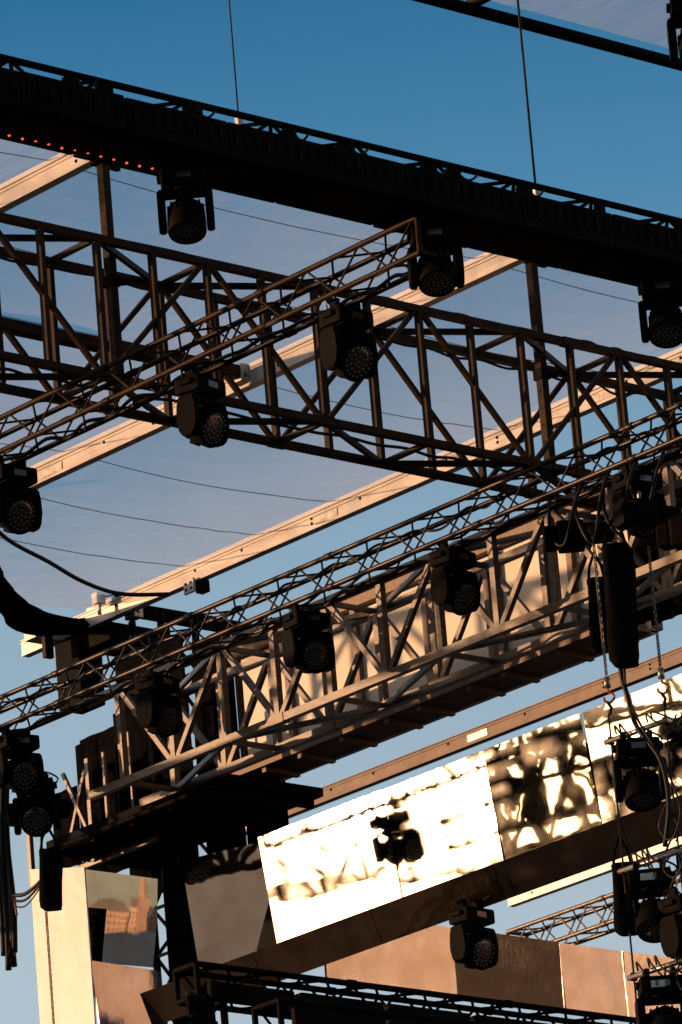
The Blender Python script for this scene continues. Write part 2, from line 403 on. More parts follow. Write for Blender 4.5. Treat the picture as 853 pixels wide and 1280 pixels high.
def head_meshes(kind, tilt):
    pv = V(0, 0, -0.50)
    d = V(0, -math.cos(tilt), -math.sin(tilt))
    M = orient(V(0, 0, 0), d, V(1, 0, 0)); M.translation = pv
    h = MB()
    if kind == 'wash':
        prof = [(0.06, -0.19), (0.11, -0.18), (0.150, -0.13), (0.160, -0.06), (0.163, 0.02), (0.172, 0.05), (0.176, 0.13), (0.170, 0.145), (0.160, 0.145), (0.157, 0.125)]
    else:
        prof = [(0.05, -0.10), (0.12, -0.095), (0.155, -0.07), (0.164, -0.03), (0.166, 0.05), (0.168, 0.07), (0.168, 0.17), (0.162, 0.19), (0.150, 0.19), (0.146, 0.16)]
    h.lathe(prof, M, 28)
    for i in range(14):       # cooling fins round the rear half
        q = 2 * math.pi * i / 14
        h.box((0.155 * math.cos(q), 0.155 * math.sin(q), -0.03), (0.03, 0.018, 0.10), M)
    h.box((0, 0, -0.02), (0.37, 0.07, 0.07), M)
    hm = h.mesh('head', BLACK)
    z0 = 0.127 if kind == 'wash' else 0.165
    R = 0.156 if kind == 'wash' else 0.145
    l = MB(); l.lathe([(R, z0 - 0.01), (R, z0), (R * 0.6, z0 + 0.006), (0.005, z0 + 0.008)], M, 26); lm = l.mesh('lens', LENS)
    c = MB()
    for ring, cnt in ((0, 1), (1, 6), (2, 12), (3, 18)):
        for i in range(cnt):
            q = 2 * math.pi * i / cnt + ring * 0.2; r = ring * 0.044
            m2 = M @ Matrix.Translation((r * math.cos(q), r * math.sin(q), z0 + 0.003))
            c.lathe([(0.013, 0), (0.0125, 0.006), (0.007, 0.011), (0.002, 0.0125)], m2, 8)
    return hm, lm, c.mesh('lens_cells', CELL)
_hp, _pv = build_head('wash')
HCACHE = {}
def moving_head(loc, yaw, tilt, kind, label, group, roll=0.0, size=0.94):
    key = (kind, round(tilt, 3))
    if key not in HCACHE: HCACHE[key] = head_meshes(kind, tilt)
    hm, lm, cm = HCACHE[key]
    t = thing('moving_head_light', loc, label, 'stage light', group); t.rotation_euler = (roll, 0, yaw); t.scale = (size, size, size)
    base = None
    for nm, me, par in _hp:
        o = bpy.data.objects.new(nm, me); COL.objects.link(o); o.parent = base if par else t
        if nm == 'base': base = o
    h = bpy.data.objects.new('head', hm); COL.objects.link(h); h.parent = t
    l = bpy.data.objects.new('lens', lm); COL.objects.link(l); l.parent = h
    c = bpy.data.objects.new('lens_cells', cm); COL.objects.link(c); c.parent = h; c['kind'] = 'stuff'
    # safety wire and power lead, a little different on every lamp
    r = random.Random(sum(map(ord, label)))
    pts = [V(-0.12 + 0.3 * s / 8, 0.10 + 0.03 * math.sin(s), -0.02 - (0.10 + 0.05 * r.random()) * math.sin(math.pi * s / 8)) for s in range(9)]
    sw = MB().path(pts, 0.006, 6).build('safety_wire', RUBBER); sw.parent = t
    pts = [V(0.14 + 0.10 * math.sin(math.pi * s / 8) , 0.13, -0.13 + 0.16 * s / 8) for s in range(9)]
    pl = MB().path(pts, 0.010, 6).build('power_lead', RUBBER); pl.parent = t
    return t
CAMYAW = -rad(42.2)
for (u, lab, yw, tl) in ((-5.09, 'black spot light hanging alone from the left end of the batten truss', CAMYAW, rad(72)),
                         (-2.56, 'black spot light hanging from the middle of the batten truss', CAMYAW + .12, rad(66)),
                         (-0.07, 'black spot light hanging from the batten truss at the right edge', CAMYAW - .08, rad(66))):
    moving_head(V(u, -4.16, 19.165), yw, tl, 'wash' if u > -5 else 'spot', lab, 'spot lights under the batten truss', size=0.88)
for (v, lab) in ((1.20, 'wash light at the far left end of the thin upper truss'),
                 (-1.30, 'middle wash light of the three under the thin upper truss'),
                 (-3.12, 'wash light nearest the batten truss on the thin upper truss')):
    moving_head(V(-2.60, v, 18.815), rad(random.uniform(-14, 14)), rad(random.uniform(20, 38)), 'wash', lab, 'wash lights on the thin upper truss')
for (v, lab) in ((7.54, 'wash light of the lower row at the left edge before the tower'),
                 (5.40, 'second wash light from the left in the lower row'),
                 (3.24, 'middle wash light of the lower row before the pale header'),
                 (1.22, 'fourth wash light from the left in the lower row'),
                 (-1.18, 'wash light with bright cells at the right end of the lower row')):
    moving_head(V(2.40, v, 18.825), rad(random.uniform(-14, 14)), rad(random.uniform(18, 36)), 'wash', lab, 'wash lights of the lower row')

# ------------------------------------------------------------------ roof: beams, posts, purlins, tarps
def roof_beam(x, y0, y1, z, label, h=0.175, wd=0.10, m=ALU):
    t = thing('roof_beam', V(x, y0, z), label, 'beam', 'aluminium roof beams')
    b = MB()   # keder profile: box web with lips
    M = orient(V(x, y0, z), V(x, y1, z)); L = y1 - y0
    a, q = wd / 2, h / 2
    poly = [(-a, -q), (-a * .8, -q), (a * .8, -q), (a, -q), (a, -q + .018), (a * .86, -q + .022), (a * .86, q - .05), (a, q - .046), (a, q - .028), (a * .7, q - .024), (a * .7, q - .012), (a, q - .01), (a, q), (-a, q), (-a, q - .01), (-a * .7, q - .012), (-a * .7, q - .024), (-a, q - .028), (-a, q - .046), (-a * .86, q - .05), (-a * .86, -q + .022), (-a, -q + .018)]
    b.prism(poly, 0, L, M); b.build('rail', m, t)
    # the matrix's y axis is horizontal here or vertical depending on direction, so bolts use world axes
    y = y0 + 0.35
    while y < y1 - 0.2:
        for dz in ((0.02,) if random.random() < .6 else (-0.02, 0.03)):
            bl = MB(); bl.lathe([(0.016, 0), (0.016, 0.004), (0.010, 0.010), (0.003, 0.011)], orient(V(x - a * .86, y, z + dz), V(x - 1, y, z + dz)), 8); bl.build('bolt', BLACK, t)
        y += random.choice((0.75, 1.1, 1.3))
    y = y0 + 2.9 + (x % 1.3)
    while y < y1 - .5:      # splice plates where two lengths join
        b = MB(); b.box((x - a * .86 - .004, y, z - .01), (.006, .34, .085), bev=.002); sp = b.build('splice_plate', STEEL, t)
        for dy in (-.12, -.05, .05, .12):
            MB().lathe([(.011, 0), (.011, .005), (.004, .008)], orient(V(x - a * .86 - .007, y + dy, z - .01), V(x - 1, y + dy, z - .01)), 6).build('bolt', BLACK, sp)
        y += 4.1
    return t
ZR = 21.36
roof_beam(-2.19, 0.15, 10.4, ZR, 'short bright roof beam at the upper left corner under the tarp')
roof_beam(2.72, -0.05, 10.6, ZR, 'long sunlit roof beam passing behind the dark deep truss')
roof_beam(6.12, -1.0, 11.9, ZR, 'sunlit roof beam along the lower edge of the tarp')
roof_beam(12.9, 4.0, 17.0, ZR, 'roof beam seen through the gap above the glaring mirror wall', m=BEAMSHADE)
roof_beam(18.25, 14.2, 17.6, ZR, 'short bright beam end showing under the smoked fascia')
def roof_post(x, y, z0, z1, label):
    t = thing('roof_post', V(x, y, z0), label, 'post', 'posts holding the deep truss')
    b = MB(); b.box((x, y, (z0 + z1) / 2), (0.075, 0.085, z1 - z0), bev=0.006); b.build('tube', BTRUSS, t)
    b = MB(); b.box((x, y, z1 - 0.03), (0.16, 0.15, 0.10), bev=0.01); b.box((x + 0.11, y - .02, z1 - 0.10), (0.10, 0.04, 0.03)); b.build('head_bracket', BLACK, t)
    zc = z0 + 1.0
    b = MB(); b.box((x, y, zc), (0.11, 0.12, 0.10), bev=0.01); b.tube(V(x + .05, y - .02, zc), V(x + .13, y - .06, zc + .01), .035, n=12); b.build('clamp', BLACK, t)
    z = z0 + 0.2
    while z < z1 - 0.2:
        m = MB(); m.tube(V(x - 0.0385, y, z), V(x - 0.034, y, z), 0.012, n=8); m.build('pin_hole', BLACK, t); z += 0.16
roof_post(-2.11, 0.30, 19.2, 21.34, 'slim punched post hanging at the left from the short beam')
roof_post(2.82, 0.30, 19.2, 21.36, 'slim punched post hanging from the end of the long roof beam')
def purlin(x0, x1, y, z, label, m=BTRUSS):
    t = thing('roof_purlin', V(x0, y, z), label, 'beam', 'dark purlins between roof beams')
    b = MB(); b.box(((x0 + x1) / 2, y, z), (x1 - x0, 0.13, 0.12), bev=0.006); b.build('bar', m, t)
    for x in (x0 + .07, x1 - .07):
        b = MB(); b.box((x, y, z - .01), (0.12, 0.17, 0.17), bev=0.01); b.tube(V(x, y - .085, z - .03), V(x, y - .11, z - .03), .02, n=8); b.build('end_bracket', STEEL, t)
purlin(-2.1, 2.62, 4.05, ZR, 'dark purlin between the two upper roof beams')
purlin(6.2, 9.0, 10.25, ZR - .02, 'dark purlin stub sticking out beside the tower head', BLACK)

def tarp_z(x, y):
    beams = (-7.1, -2.19, 2.72, 6.12)
    s = 0
    for a, b in zip(beams, beams[1:]):
        if a <= x <= b: s = math.sin(math.pi * (x - a) / (b - a)) * (b - a) / 4.9
    edge = max(0.0, 1 - abs(x - 6.12) / 1.6) + max(0.0, 1 - abs(y - 10.6) / 2.2) * .7
    wr = 0.0011 * math.sin(13 * (x * .6 + y) + 2 * math.sin(2.3 * x)) + 0.0009 * math.sin(23 * (x * .75 + y * .8) + 1.5 * math.sin(3 * y))
    ripple = 0.0030 * math.sin(2.1 * x + 1.3 * y) + 0.0010 * math.sin(3.7 * y - 2.2 * x + math.sin(2 * x)) + wr * (0.9 + 3.0 * edge)
    return 21.50 - 0.10 * s + ripple
def sheet(name, x0, x1, y0, y1, nx, ny, zf, m):
    b = bmesh.new(); G = [[b.verts.new((x0 + (x1 - x0) * i / nx, y0 + (y1 - y0) * j / ny, zf(x0 + (x1 - x0) * i / nx, y0 + (y1 - y0) * j / ny))) for j in range(ny + 1)] for i in range(nx + 1)]
    for i in range(nx):
        for j in range(ny):
            f = b.faces.new((G[i][j], G[i + 1][j], G[i + 1][j + 1], G[i][j + 1])); f.smooth = True
    me = bpy.data.meshes.new(name); b.to_mesh(me); b.free(); me.materials.append(m)
    o = bpy.data.objects.new(name, me); COL.objects.link(o)
    return o
tp = thing('roof_tarp', V(0, 5, 21.4), 'translucent grey tarp stretched over the roof beams', 'tarp')
o = sheet('membrane', -7.1, 6.12, -0.15, 10.9, 220, 260, tarp_z, TARP); attach(o, tp)
SEAM = mat('tarp_seam', (0.50, 0.50, 0.50), 0.8, 0, 0.2, 8)
for y, a, b in ((0.9, -7.1, 6.12), (2.6, -7.1, 6.12), (5.6, 2.72, 6.12), (8.05, 2.72, 6.12), (9.2, -7.1, 6.12), (4.4, 2.72, 6.12), (6.9, -7.1, 6.12)):
    pts = [V(a + (b - a) * i / 40, y, tarp_z(a + (b - a) * i / 40, y) - 0.006) for i in range(41)]
    MB().path(pts, 0.005, 5).build('seam', SEAM, tp)
for x in (-2.19, 2.72, 6.12):       # pocket strip over each beam
    b = MB(); b.box((x, 5.3, 21.475), (0.06, 11.0, 0.035)); b.build('keder_strip', WHITEP, tp)

ft = thing('front_tarp', V(-1, -6, 21.4), 'grey tarp of the front roof at the upper right corner', 'tarp')
o = sheet('membrane', -6, 5, -12, -3.74, 60, 50, lambda x, y: 21.45 + 0.002 * math.sin(3 * x + y) + 0.001 * math.sin(7 * y), TARP); attach(o, ft)
MB().path([V(-6 + i * .55, -4.6 + .04 * math.sin(i), 21.45) for i in range(21)], .007, 5).build('seam', SEAM, ft)
fp = thing('edge_pipe', V(0, -3.66, 21.36), 'black pipe along the edge of the front roof', 'pipe')
MB().tube(V(-7, -3.66, 21.37), V(5, -3.66, 21.37), 0.052, n=14).build('tube', BLACK, fp)
b = MB(); b.box((-1.43, -3.80, 21.42), (.06, .34, .08), bev=.008); b.build('bracket', BTRUSS, fp)
for (x, lab) in ((-1.43, 'dark suspension rope rising from the batten truss to the edge pipe'), (-4.52, 'faint suspension rope rising from the left part of the batten truss')):
    t = thing('suspension_rope', V(x, -4.2, 19.56), lab, 'rope', 'ropes holding the batten truss')
    MB().tube(V(x, -4.2, 19.56), V(x, -4.2, 22.6), 0.010 if x > -3 else 0.006, n=8).build('rope', RUBBER, t)
    MB().box((x, -4.2, 19.60), (.05, .05, .10), bev=.008).build('shackle', STEEL, t)

# ------------------------------------------------------------------ header wall behind the sunlit truss
hw = thing('header_wall', V(5.0, 4, 18.3), 'pale clad header wall with brown posts behind the sunlit truss', 'wall')
y = 1.32
while y < 7.0:
    y1 = min(y + 1.02, 7.15)
    b = MB(); b.box((5.0, (y + y1) / 2, 19.13), (0.03, y1 - y - 0.012, 1.24)); b.build('panel', WHITEB, hw)
    b = MB(); b.box((4.955, y, 19.10), (0.055, 0.075, 1.36), bev=.004); b.build('post', WOODB, hw)
    y = y1
b = MB(); b.box((4.96, 4.25, 18.455), (0.15, 5.9, 0.10), bev=.006); b.build('bottom_rail', WOODB, hw)
b = MB(); b.box((4.96, 4.25, 19.83), (0.13, 5.9, 0.12), bev=.006); b.build('top_rail', WOODB, hw)
b = MB(); b.box((4.9, 4.25, 18.375), (0.06, 5.9, 0.05), bev=.004); b.build('trim', ALU, hw)

b = MB(); b.box((4.68, 4.25, 18.375), (0.50, 5.9, 0.03)); b.build('soffit', WOODB, hw)
y = 1.5
while y < 7.1:
    b = MB(); b.box((4.66, y, 18.335), (0.44, 0.06, 0.05), bev=.004); b.build('joist', WOODB, hw); y += random.uniform(.45, .8)
b = MB(); b.box((4.42, 4.25, 18.41), (0.05, 5.9, 0.11), bev=.005); b.build('front_rail', WOODB, hw)
# ------------------------------------------------------------------ mirror wall, leaning forward
def leaning_panel(name, x, y0, y1, z0, z1, lean, m, parent, yaw=0.0, th=0.03, bow=0.0):
    """panel across Y whose face looks to -X and tips down by lean"""
    b = bmesh.new(); n = 14
    for side in (0, 1):
        pass
    M = Matrix.Translation((x, (y0 + y1) / 2, (z0 + z1) / 2)) @ Matrix.Rotation(yaw, 4, 'Z') @ Matrix.Rotation(lean, 4, 'Y')
    mb = MB(); mb.box((0, 0, 0), (th, y1 - y0, z1 - z0), M)
    return mb.build(name, m, parent)
mw = thing('mirror_wall', V(4.6, 4.2, 16.6), 'glaring mirror foil wall reflecting the low sun', 'mirror wall')
LEAN = rad(-7.6)
for (y0, y1, yw, dl) in ((6.57, 7.58, .30, -.03), (4.73, 6.55, 0.006, 0.0), (3.29, 4.71, -0.006, .004), (1.96, 3.27, 0.004, -.012), (0.3, 1.94, -0.01, .02)):
    leaning_panel('panel', 4.6, y0, y1, 16.58, 17.73, LEAN + dl, MIRROR, mw, yw)
b = MB(); b.box((4.73, 3.95, 17.10), (0.05, 7.2, 0.8)); b.build('backing', BLACK, mw)
fa = thing('smoked_fascia', V(4.4, 4.2, 16.3), 'dark smoked mirror beam along the foot of the mirror wall', 'fascia')
for i in range(5):
    y0 = -0.3 + i * 1.72
    leaning_panel('panel', 4.42, y0, y0 + 1.71, 16.235, 16.585, rad(-22), MIRRORD, fa)
b = MB(); b.box((4.57, 4.0, 16.45), (0.09, 8.5, 0.20)); b.build('backing', BLACK, fa)

# lower wall across the stage
lw = thing('lower_foil_wall', V(6, 6.0, 16.2), 'wall of warm and grey foil panels below the smoked fascia', 'wall')
for (x0, x1, m, tl) in ((4.75, 6.42, COPPER, 0.0), (6.44, 7.84, GREYM, 0.03), (7.86, 8.7, COPPER, -.02), (8.72, 10.4, COPPER, .02)):
    M = Matrix.Translation(((x0 + x1) / 2, 6.0, 16.545)) @ Matrix.Rotation(tl, 4, 'X')
    b = MB(); b.box((0, 0, 0), (x1 - x0, 0.03, 0.69), M); b.build('panel', m, lw)


# ------------------------------------------------------------------ left tower, its head and the drapes round it
def tower(x, y, wd, z0, z1, label, m=BLACK):
    t = thing('stage_tower', V(x, y, z0), label, 'tower'); h = wd / 2
    for sx in (-h, h):
        for sy in (-h, h): member('chord', V(x + sx, y + sy, z0), V(x + sx, y + sy, z1), 0.04, m, t)
    z = z1 - 0.1; k = 0
    while z > z0 + 9:
        z2 = z - 0.5
        for s in (-h, h):
            q = 1 if k % 2 else -1
            member('brace', V(x + s, y - h * q, z), V(x + s, y + h * q, z2), 0.02, m, t)
            member('brace', V(x - h * q, y + s, z), V(x + h * q, y + s, z2), 0.02, m, t)
            member('rung', V(x + s, y - h, z2), V(x + s, y + h, z2), 0.018, m, t)
        z = z2; k += 1
    return t
tw = tower(6.45, 10.0, 0.46, 0, 21.2, 'dark lattice tower standing behind the left panels')
b = MB(); b.box((6.05, 9.55, 17.55), (0.06, 0.42, 2.3), bev=.01); b.build('cladding', BLACK, tw)
th = thing('tower_head', V(6.0, 11.3, 20.9), 'tower head block with eye plates at the left under the tarp corner', 'tower head')
b = MB(); b.box((5.98, 11.25, 21.30), (0.62, 0.20, 0.15), bev=.008); b.build('cross_beam', ALU, th)
b = MB(); b.box((6.15, 11.05, 20.85), (0.32, 0.40, 0.75), bev=.02); b.build('sleeve', BLACK, th)
b = MB(); b.box((6.4, 10.65, 21.14), (0.7, 0.5, 0.2), bev=.02); b.build('top_plate', BLACK, th)
for x in (5.78, 6.12):
    pl = MB(); pl.box((x, 11.10, 21.12), (0.11, 0.06, 0.26), bev=.006); pp = pl.build('plate', BTRUSS, th)
    M = orient(V(x, 11.06, 20.99), V(x, 10.9, 20.99))
    r = MB(); r.lathe([(0.052, 0), (0.052, 0.05), (0.026, 0.05), (0.026, 0)], M, 14); r.build('eye', STEEL, pp)
    MB().lathe([(0.022, 0), (0.022, .02), (.012, .03), (.004, .032)], orient(V(x, 11.14, 21.33), V(x, 10.9, 21.33)), 8).build('bolt', STEEL, th)
bx = thing('junction_bracket', V(6.05, 9.05, 21.1), 'small punched bracket box clamped to the beam at the tarp edge', 'bracket')
b = MB(); b.box((6.03, 9.05, 21.22), (0.03, 0.16, 0.15), bev=.005); b.build('plate', ALU, bx)
b = MB(); b.box((6.12, 8.95, 21.20), (0.10, 0.12, 0.13), bev=.01); b.build('body', BLACK, bx)
for dy, dz in ((-.04, .03), (.04, .03), (-.04, -.03), (.04, -.03)):
    MB().tube(V(6.016, 9.05 + dy, 21.22 + dz), V(6.008, 9.05 + dy, 21.22 + dz), .015, n=8).build('hole', BLACK, bx)
sn = thing('wind_sensor', V(5.98, 10.4, 21.4), 'small white wind sensor on a stub at the tarp corner', 'sensor')
b = MB(); b.tube(V(5.95, 10.42, 21.30), V(5.95, 10.42, 21.42), .022, n=10); b.build('stub', WHITEP, sn)
b = MB(); b.box((5.95, 10.42, 21.47), (.12, .10, .13), bev=.02); b.build('housing', WHITEP, sn)
b = MB(); b.tube(V(5.99, 10.36, 21.48), V(6.05, 10.24, 21.48), .007, n=6); b.tube(V(6.045, 10.25, 21.455), V(6.055, 10.23, 21.50), .022, n=8); b.build('vane', BLACK, sn)
# sagging black gutter cloth and drooping cable
def strip(name, xs, top, bot, y, m, parent=None):
    b = bmesh.new(); rows = []
    for i, x in enumerate(xs):
        rows.append([b.verts.new((x, y + 0.04 * math.sin(4 * x + q * 2.0), top(x) + (bot(x) - top(x)) * q / 5)) for q in range(6)])
    for r, c in zip(rows, rows[1:]):
        for q in range(5): f = b.faces.new((r[q], c[q], c[q + 1], r[q + 1])); f.smooth = True
    bmesh.ops.solidify(b, geom=b.faces[:], thickness=0.015)
    me = bpy.data.meshes.new(name); b.to_mesh(me); b.free(); me.materials.append(m)
    o = bpy.data.objects.new(name, me); COL.objects.link(o)
    if parent: attach(o, parent)
    return o
gp = [V(6.3, 10.68, 21.40), V(6.0, 10.86, 21.39), V(5.5, 10.80, 21.39), V(5.0, 10.55, 21.40), V(4.45, 10.15, 21.41), V(3.8, 9.55, 21.42), V(3.1, 8.9, 21.43)]
pts = [V(2.6, 8.2, 21.55), V(3.36, 8.78, 21.32), V(4.34, 9.22, 21.28), V(5.0, 9.5, 21.25), V(5.58, 9.62, 21.24), V(6.05, 9.4, 21.24)]
def smooth_pts(p, n=6):
    o = []
    for i in range(len(p) - 1):
        a, b_, c, d = p[max(i - 1, 0)], p[i], p[i + 1], p[min(i + 2, len(p) - 1)]
        for k in range(n):
            t = k / n
            o.append(0.5 * ((2 * b_) + (c - a) * t + (2 * a - 5 * b_ + 4 * c - d) * t * t + (3 * b_ - a - 3 * c + d) * t ** 3))
    return o + [p[-1]]
gp = smooth_pts(gp, 7)
b = bmesh.new(); rows = []
for i, p in enumerate(gp):
    q = i / (len(gp) - 1); dp = 0.05 + 0.36 * min(1, q * 1.9) ** 0.9
    rows.append([b.verts.new((p.x + .05 * math.sin(3 * k / 5) + .03 * math.sin(i * .9 + k), p.y - .10 * math.sin(math.pi * k / 8), p.z - dp * k / 8)) for k in range(9)])
for r, c in zip(rows, rows[1:]):
    for k in range(8): f = b.faces.new((r[k], c[k], c[k + 1], r[k + 1])); f.smooth = True
bmesh.ops.solidify(b, geom=b.faces[:], thickness=0.015)
me = bpy.data.meshes.new('gutter_cloth'); b.to_mesh(me); b.free(); me.materials.append(FABB)
o = bpy.data.objects.new('gutter_cloth', me); COL.objects.link(o); tag(o, 'black cloth gutter sagging from the tarp corner at the left', 'cloth')
tag(MB().path(smooth_pts(pts), 0.022, 8).build('drooping_cable', RUBBER), 'black cable drooping under the tarp at the left', 'cable')

dr = thing('black_drapes', V(4.6, 8.3, 17.9), 'black drape legs hanging beside the tower at the left', 'drapes')
for (x, y, wy, z0, z1) in ((5.3, 7.30, .62, 18.0, 20.2), (5.35, 7.98, .60, 17.95, 20.3), (5.3, 8.66, .60, 17.9, 20.4), (5.4, 9.30, .56, 17.9, 20.5), (4.2, 8.5, .5, 18.05, 18.9), (4.15, 9.0, .4, 18.0, 18.8), (4.9, 8.75, .6, 18.1, 19.7), (4.95, 9.35, .66, 18.1, 19.6), (4.95, 8.2, .5, 18.1, 19.8), (4.5, 7.20, .30, 18.1, 19.2), (4.4, 8.12, .30, 18.1, 19.2), (4.6, 9.16, .34, 17.95, 19.4)):
    b = bmesh.new(); n = 14; ring = []
    for i in range(n + 1):
        q = i / n
        ring.append((x + 0.010 * math.sin(q * 12 + y * 7), y - wy + 2 * wy * q * .5 + wy * .5))
    for (a, c) in zip(ring, ring[1:]):
        vs = [b.verts.new((*a, z0)), b.verts.new((*c, z0)), b.verts.new((*c, z1)), b.verts.new((*a, z1))]; f = b.faces.new(vs); f.smooth = True
    bmesh.ops.remove_doubles(b, verts=b.verts, dist=1e-5); bmesh.ops.solidify(b, geom=b.faces[:], thickness=0.01)
    me = bpy.data.meshes.new('drape'); b.to_mesh(me); b.free(); me.materials.append(FABB)
    o = bpy.data.objects.new('drape', me); COL.objects.link(o); attach(o, dr)
sc = thing('scaffold_frame', V(4.2, 8.4, 17.9), 'sunlit scaffold bars crossing between the drapes at the left', 'scaffold')
for (p, q, r) in ((V(4.1, 8.55, 17.95), V(4.1, 8.55, 19.0), .05), (V(4.1, 8.55, 18.15), V(4.1, 8.95, 18.95), .035), (V(4.1, 8.95, 18.15), V(4.1, 8.6, 18.9), .035), (V(4.1, 8.3, 18.1), V(4.1, 8.3, 19.0), .03),
                  (V(4.1, 7.9, 18.05), V(4.1, 7.9, 19.1), .02), (V(4.2, 8.9, 17.98), V(4.2, 7.7, 17.98), .06), (V(4.15, 9.6, 17.9), V(4.15, 9.6, 19.3), .05)):
    member('bar', p, q, r, GTRUSS, sc, 'bar')
pf = thing('dark_platform', V(4, 7.2, 17.85), 'dark underside of the platform left of the glaring mirror wall', 'platform')
b = MB(); b.box((4.35, 7.45, 18.12), (1.3, 2.7, 0.09), bev=.01); b.build('deck', BLACK, pf)
for y in (6.25, 6.9, 7.5, 8.1, 8.7): member('joist', V(3.72, y, 18.03), V(4.98, y, 18.03), 0.05, BLACK, pf, 'bar', 0.08)
member('edge_bar', V(3.68, 6.1, 18.05), V(3.68, 8.8, 18.05), 0.03, BLACK, pf)

# ------------------------------------------------------------------ panels at the lower left
def upright_panel(name, x0, y0, x1, y1, z0, z1a, z1b, m, label, cat, tilt=0.0, group=None, n=10):
    """standing panel between two plan points, its top edge running from z1a to z1b"""
    d = V(x1 - x0, y1 - y0, 0); L = d.length; d.normalize(); nrm = V(d.y, -d.x, 0)
    b = bmesh.new()
    vs = []
    for (p, za) in ((V(x0, y0, 0), z1a), (V(x1, y1, 0), z1b)):
        for z in (z0, za):
            for th in (0, -0.02): vs.append(b.verts.new(p + V(0, 0, z) + nrm * (th - (za - z) * math.tan(tilt))))
    a = vs
    for f in ((0, 4, 6, 2), (1, 3, 7, 5), (0, 1, 5, 4), (2, 6, 7, 3), (0, 2, 3, 1), (4, 5, 7, 6)): b.faces.new([a[i] for i in f])
    bmesh.ops.recalc_face_normals(b, faces=b.faces)
    me = bpy.data.meshes.new(name); b.to_mesh(me); b.free(); me.materials.append(m)
    o = bpy.data.objects.new(name, me); COL.objects.link(o); return tag(o, label, cat, group)
upright_panel('white_panel', 3.88, 9.30, 4.0, 8.60, 15.4, 18.03, 17.89, WHITEP, 'tall bright white panel at the lower left corner', 'panel')
upright_panel('skyline_mirror', 4.02, 8.60, 4.85, 8.50, 16.97, 17.87, 17.84, MIRRORT, 'mirror panel reflecting a town skyline beside the white panel', 'panel', tilt=rad(8.6))
upright_panel('copper_panel', 4.02, 8.62, 4.90, 8.62, 15.6, 16.95, 16.93, COPPER, 'warm copper coloured foil panel under the skyline mirror', 'panel', tilt=rad(-6))

upright_panel('black_drape', 4.90, 8.47, 5.42, 8.44, 15.9, 18.02, 18.02, FABB, 'black cloth column right of the skyline mirror panel', 'drape')
# ------------------------------------------------------------------ chain bags, hoists, chains
def chain_mesh(p0, p1, r=0.006, pitch=0.032):
    b = MB(); L = (p1 - p0).length; n = int(L / pitch); M0 = orient(p0, p1)
    for i in range(n):
        a = []
        for k in range(9):
            q = 2 * math.pi * k / 8
            x, z = 0.012 * math.cos(q), 0.021 * math.sin(q) + (i + .5) * pitch
            a.append(M0 @ (V(x, 0, z) if i % 2 else V(0, x, z)))
        b.path(a, r, 5)
    return b
def chain(p0, p1, label, group=None):
    return tag(chain_mesh(p0, p1).build('hoist_chain', CHAIN), label, 'chain', group)
def chain_bag(p, wd, h, label, yaw=0.0):
    """tapered fabric sack with a rounded foot, open mouth ring and two straps"""
    t = thing('chain_bag', p, label, 'bag', 'black chain bags')
    b = bmesh.new(); rings = []; n = 20
    prof = [(0.86, 0), (0.98, -.06), (1.0, -.25), (0.96, -.55), (0.98, -.84), (0.93, -.93), (0.74, -.99), (0.70, -1.0)]
    for k, (s, z) in enumerate(prof):
        ring = []
        for i in range(n):
            q = 2 * math.pi * i / n
            e = 0.5
            cx = math.copysign(abs(math.cos(q)) ** e, math.cos(q)); cy = math.copysign(abs(math.sin(q)) ** e, math.sin(q))
            wr = 1 + 0.05 * math.sin(3 * q + k * 1.3) + 0.02 * math.sin(7 * q - k)
            x, y = cx * wd / 2 * s * wr, cy * wd * .36 * s * wr
            ring.append(b.verts.new((p.x + x * math.cos(yaw) - y * math.sin(yaw) + .02 * math.sin(k), p.y + x * math.sin(yaw) + y * math.cos(yaw), p.z + z * h)))
        rings.append(ring)
    for a, c in zip(rings, rings[1:]):
        for i in range(n): f = b.faces.new((a[i], a[(i + 1) % n], c[(i + 1) % n], c[i])); f.smooth = True
    b.faces.new(rings[-1]); b.faces.new(rings[0][::-1])
    me = bpy.data.meshes.new('sack'); b.to_mesh(me); b.free(); me.materials.append(FABB)
    o = bpy.data.objects.new('sack', me); COL.objects.link(o); attach(o, t)
    for s in (-1, 1):
        MB().path([V(p.x + s * wd * .38 * math.cos(yaw), p.y + s * wd * .38 * math.sin(yaw), p.z - .05), V(p.x + s * wd * .25 * math.cos(yaw), p.y + s * wd * .25 * math.sin(yaw), p.z + .12), V(p.x, p.y, p.z + .24)], .014, 6).build('strap', FABB, t)
    return t
IMG = rad(-42.2)     # yaw that sets a thing square to the photographer
chain_bag(V(3.3, 8.27, 17.90), 0.23, 0.60, 'black chain bag hanging over the white panel', IMG)
chain(V(3.32, 8.40, 15.6), V(3.32, 8.40, 18.6), 'hoist chain running down over the white panel')
chain_bag(V(2.0, -1.24, 18.02), 0.27, 1.08, 'large black chain bag hanging at the right before the header', IMG)
chain_bag(V(2.35, -0.62, 17.95), 0.20, 0.66, 'narrow chain bag half hidden behind the large one', IMG)
